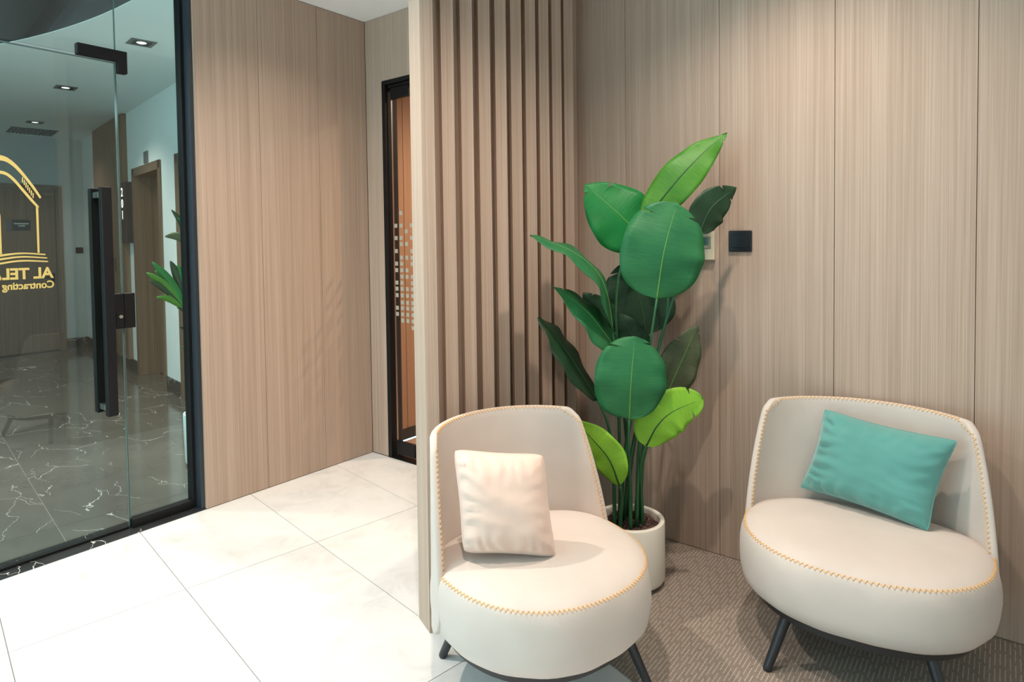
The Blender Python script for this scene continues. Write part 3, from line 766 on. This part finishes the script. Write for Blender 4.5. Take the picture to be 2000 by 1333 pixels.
LEAVES = [
    ('egg',[(-1.103, 2.364, 1.238), (-1.066, 2.354, 1.432), (-1.05, 2.443, 1.625)],0.337,0,'mid',[0.90, -0.83],(-1.222,2.411)),
    ('egg',[(-1.184, 2.276, 0.755), (-1.162, 2.254, 0.927), (-1.169, 2.3, 1.09)],0.288,0,'mid',[0.93, -0.86],(-1.233,2.377)),
    ('taper',[(-1.214, 2.48, 1.555), (-1.09, 2.551, 1.73), (-1.012, 2.637, 1.843), (-0.945, 2.727, 1.928)],0.168,-18,'green',[-0.93, 0.9],(-1.279,2.468)),
    ('long',[(-1.215, 2.53, 1.455), (-1.31, 2.443, 1.584), (-1.442, 2.379, 1.72)],0.293,10,'deep',[0.8, -0.93],(-1.296,2.442)),
    ('long',[(-1.017, 2.595, 1.5), (-0.976, 2.627, 1.607), (-0.904, 2.721, 1.694)],0.160,10,'dark',[0.85, -0.8],(-1.247,2.492)),
    ('long',[(-1.292, 2.343, 1.093), (-1.303, 2.322, 1.241), (-1.328, 2.278, 1.345), (-1.39, 2.204, 1.427), (-1.456, 2.14, 1.468), (-1.521, 2.077, 1.498)],0.221,74,'mid',[],(-1.300,2.413)),
    ('long',[(-1.269, 2.374, 0.979), (-1.316, 2.312, 1.091), (-1.372, 2.243, 1.195), (-1.466, 2.158, 1.291)],0.203,60,'mid',[0.9],(-1.295,2.392)),
    ('long',[(-1.345, 2.302, 0.805), (-1.388, 2.244, 0.923), (-1.43, 2.198, 1.019), (-1.467, 2.156, 1.098), (-1.509, 2.111, 1.164)],0.201,66,'dark',[-0.85],(-1.305,2.371)),
    ('egg',[(-1.263, 2.594, 1.049), (-1.284, 2.578, 1.199), (-1.339, 2.56, 1.381)],0.315,0,'dark',[-0.9],(-1.305,2.485)),
    ('long',[(-1.341, 2.483, 1.045), (-1.392, 2.43, 1.156), (-1.464, 2.387, 1.246)],0.130,5,'dark',[0.85],(-1.322,2.459)),
    ('long',[(-1.164, 2.557, 0.769), (-1.107, 2.601, 0.934), (-1.055, 2.667, 1.099)],0.190,8,'olive',[0.93, -0.75],(-1.267,2.502)),
    ('egg',[(-1.166, 2.39, 0.62), (-1.114, 2.393, 0.718), (-1.056, 2.426, 0.779), (-0.971, 2.517, 0.819)],0.192,0,'spotlit',[-0.55, 0.86, -0.88],(-1.216,2.453)),
    ('long',[(-1.235, 2.286, 0.47), (-1.258, 2.243, 0.587), (-1.32, 2.208, 0.673), (-1.393, 2.189, 0.737)],0.145,-15,'spotlit',[],(-1.277,2.368)),
    ('long',[(-1.236, 2.539, 0.946), (-1.277, 2.494, 1.054), (-1.338, 2.46, 1.161)],0.129,0,'dark',[-0.85],(-1.257,2.472)),
]
FWD = Vector((-.613,.789,0)).normalized()
def make_leaf(idx, shape, pts, W, roll, m, tears, soil):
    pts = [Vector(p)-PC for p in pts]; N = 40
    mid = crom(pts, 80)
    def at(t):
        s = t*80; k = min(int(s), 79); return mid[k].lerp(mid[k+1], s-k)
    ts = sorted(set([i/N for i in range(N+1)]+[abs(q)+d for q in tears for d in (-.014,-.0065,0,.0065,.014) if 0 < abs(q)+d < 1]))
    K = 5; V = []; UV = []; F = []
    for t in ts:
        p = at(t); tg = (at(min(1,t+.02))-at(max(0,t-.02))).normalized()
        s = FWD.cross(tg).normalized(); s = -s if s.dot(Vector((.79,.61,0))) < 0 and abs(tg.z) > .3 else s
        s = Matrix.Rotation(math.radians(roll), 3, tg) @ s; n = tg.cross(s).normalized()
        if shape == 'egg': w = (max(0,1-abs(2*(t**.93)-1)**2.5))**.56
        elif shape == 'taper': w = (max(0,1-abs(2*(t**.62)-1)**2.0))**.95
        else: w = (max(0,1-abs(2*(t**.80)-1)**2.0))**.84
        for k in range(-K, K+1):
            u = k/K; wf = w
            for q in tears:
                if (q > 0) == (u > 0) and abs(t-abs(q)) < .0145:
                    wf = w*(1-.5*(1-abs(t-abs(q))/.0145)*abs(u)**1.5)
            uu = u*wf*W/2
            rip = .006*math.sin(t*19+idx*2.1+(1.5 if u > 0 else 0))*abs(u)**2
            V.append(p+s*uu+n*(.10*abs(uu)*(1 if roll >= 0 else 1)+rip)); UV.append((u*.5+.5, t))
    c = 2*K+1
    for j in range(len(ts)-1):
        for i in range(c-1): F.append((j*c+i, j*c+i+1, (j+1)*c+i+1, (j+1)*c+i))
    me = bpy.data.meshes.new('leaf'); me.from_pydata([tuple(v) for v in V], [], F); uvl = me.uv_layers.new(name='UVMap')
    for l in me.loops: uvl.data[l.index].uv = UV[l.vertex_index]
    o = link('leaf', me, LEAF[m], pp, smooth=True); so = o.modifiers.new('thickness', 'SOLIDIFY'); so.thickness = .0016; so.offset = 0
    mb = MB(); mb.tube([at(i/20*.94) for i in range(21)], [.0042-.0034*i/20 for i in range(21)], 6); build(mb, 'midrib', RIBD if m in ('dark','green','spotlit') else RIB, o, smooth=True)
    b0 = at(0); tg = (at(.08)-at(0)).normalized(); s0 = Vector((soil[0],soil[1],.235))-PC
    L = (b0-s0).length; c1 = s0+Vector((0,0,L*.45))+(b0-s0)*.05; c2 = b0-tg*L*.28
    sp = []
    for i in range(17):
        t = i/16; sp.append(s0*(1-t)**3+c1*3*t*(1-t)**2+c2*3*t*t*(1-t)+b0*t**3)
    mb = MB(); mb.tube(sp, [.0092-.0045*i/16 for i in range(17)], 8); build(mb, 'stem', STEM, pp, smooth=True)
for i, a in enumerate(LEAVES): make_leaf(i, *a)

# ------------------------------------------------------------------ wall devices
th = tag(empty('thermostat', (-1.101, YB, 1.378)), 'cream thermostat with a small green display, half hidden by the plant', 'thermostat')
mb = MB(); mb.box(-.05,.05,-.024,-.0005,0,.132); build(mb, 'body', CREAM, th, bevel=.004)
mb = MB(); mb.box(-.036,.036,-.0255,-.023,.052,.108); build(mb, 'bezel', GREYP, th)
mb = MB(); mb.box(-.026,.026,-.0262,-.0254,.072,.102); build(mb, 'display', SCREEN, th)
mb = MB(); mb.box(-.012,.020,-.028,-.0254,.057,.064); build(mb, 'button', CREAM, th, bevel=.001)
sw = tag(empty('light_switch', (-.9375, YB, 1.416)), 'square black light switch on the panelled wall', 'switch')
mb = MB(); mb.box(-.0515,.0515,-.011,-.0005,0,.095); build(mb, 'plate', mat('black plastic', (.010,.011,.013), .25), sw, bevel=.004)
mb = MB(); mb.box(-.038,.038,-.0145,-.010,.018,.077); build(mb, 'rocker', bpy.data.materials['black plastic'], sw, bevel=.002)
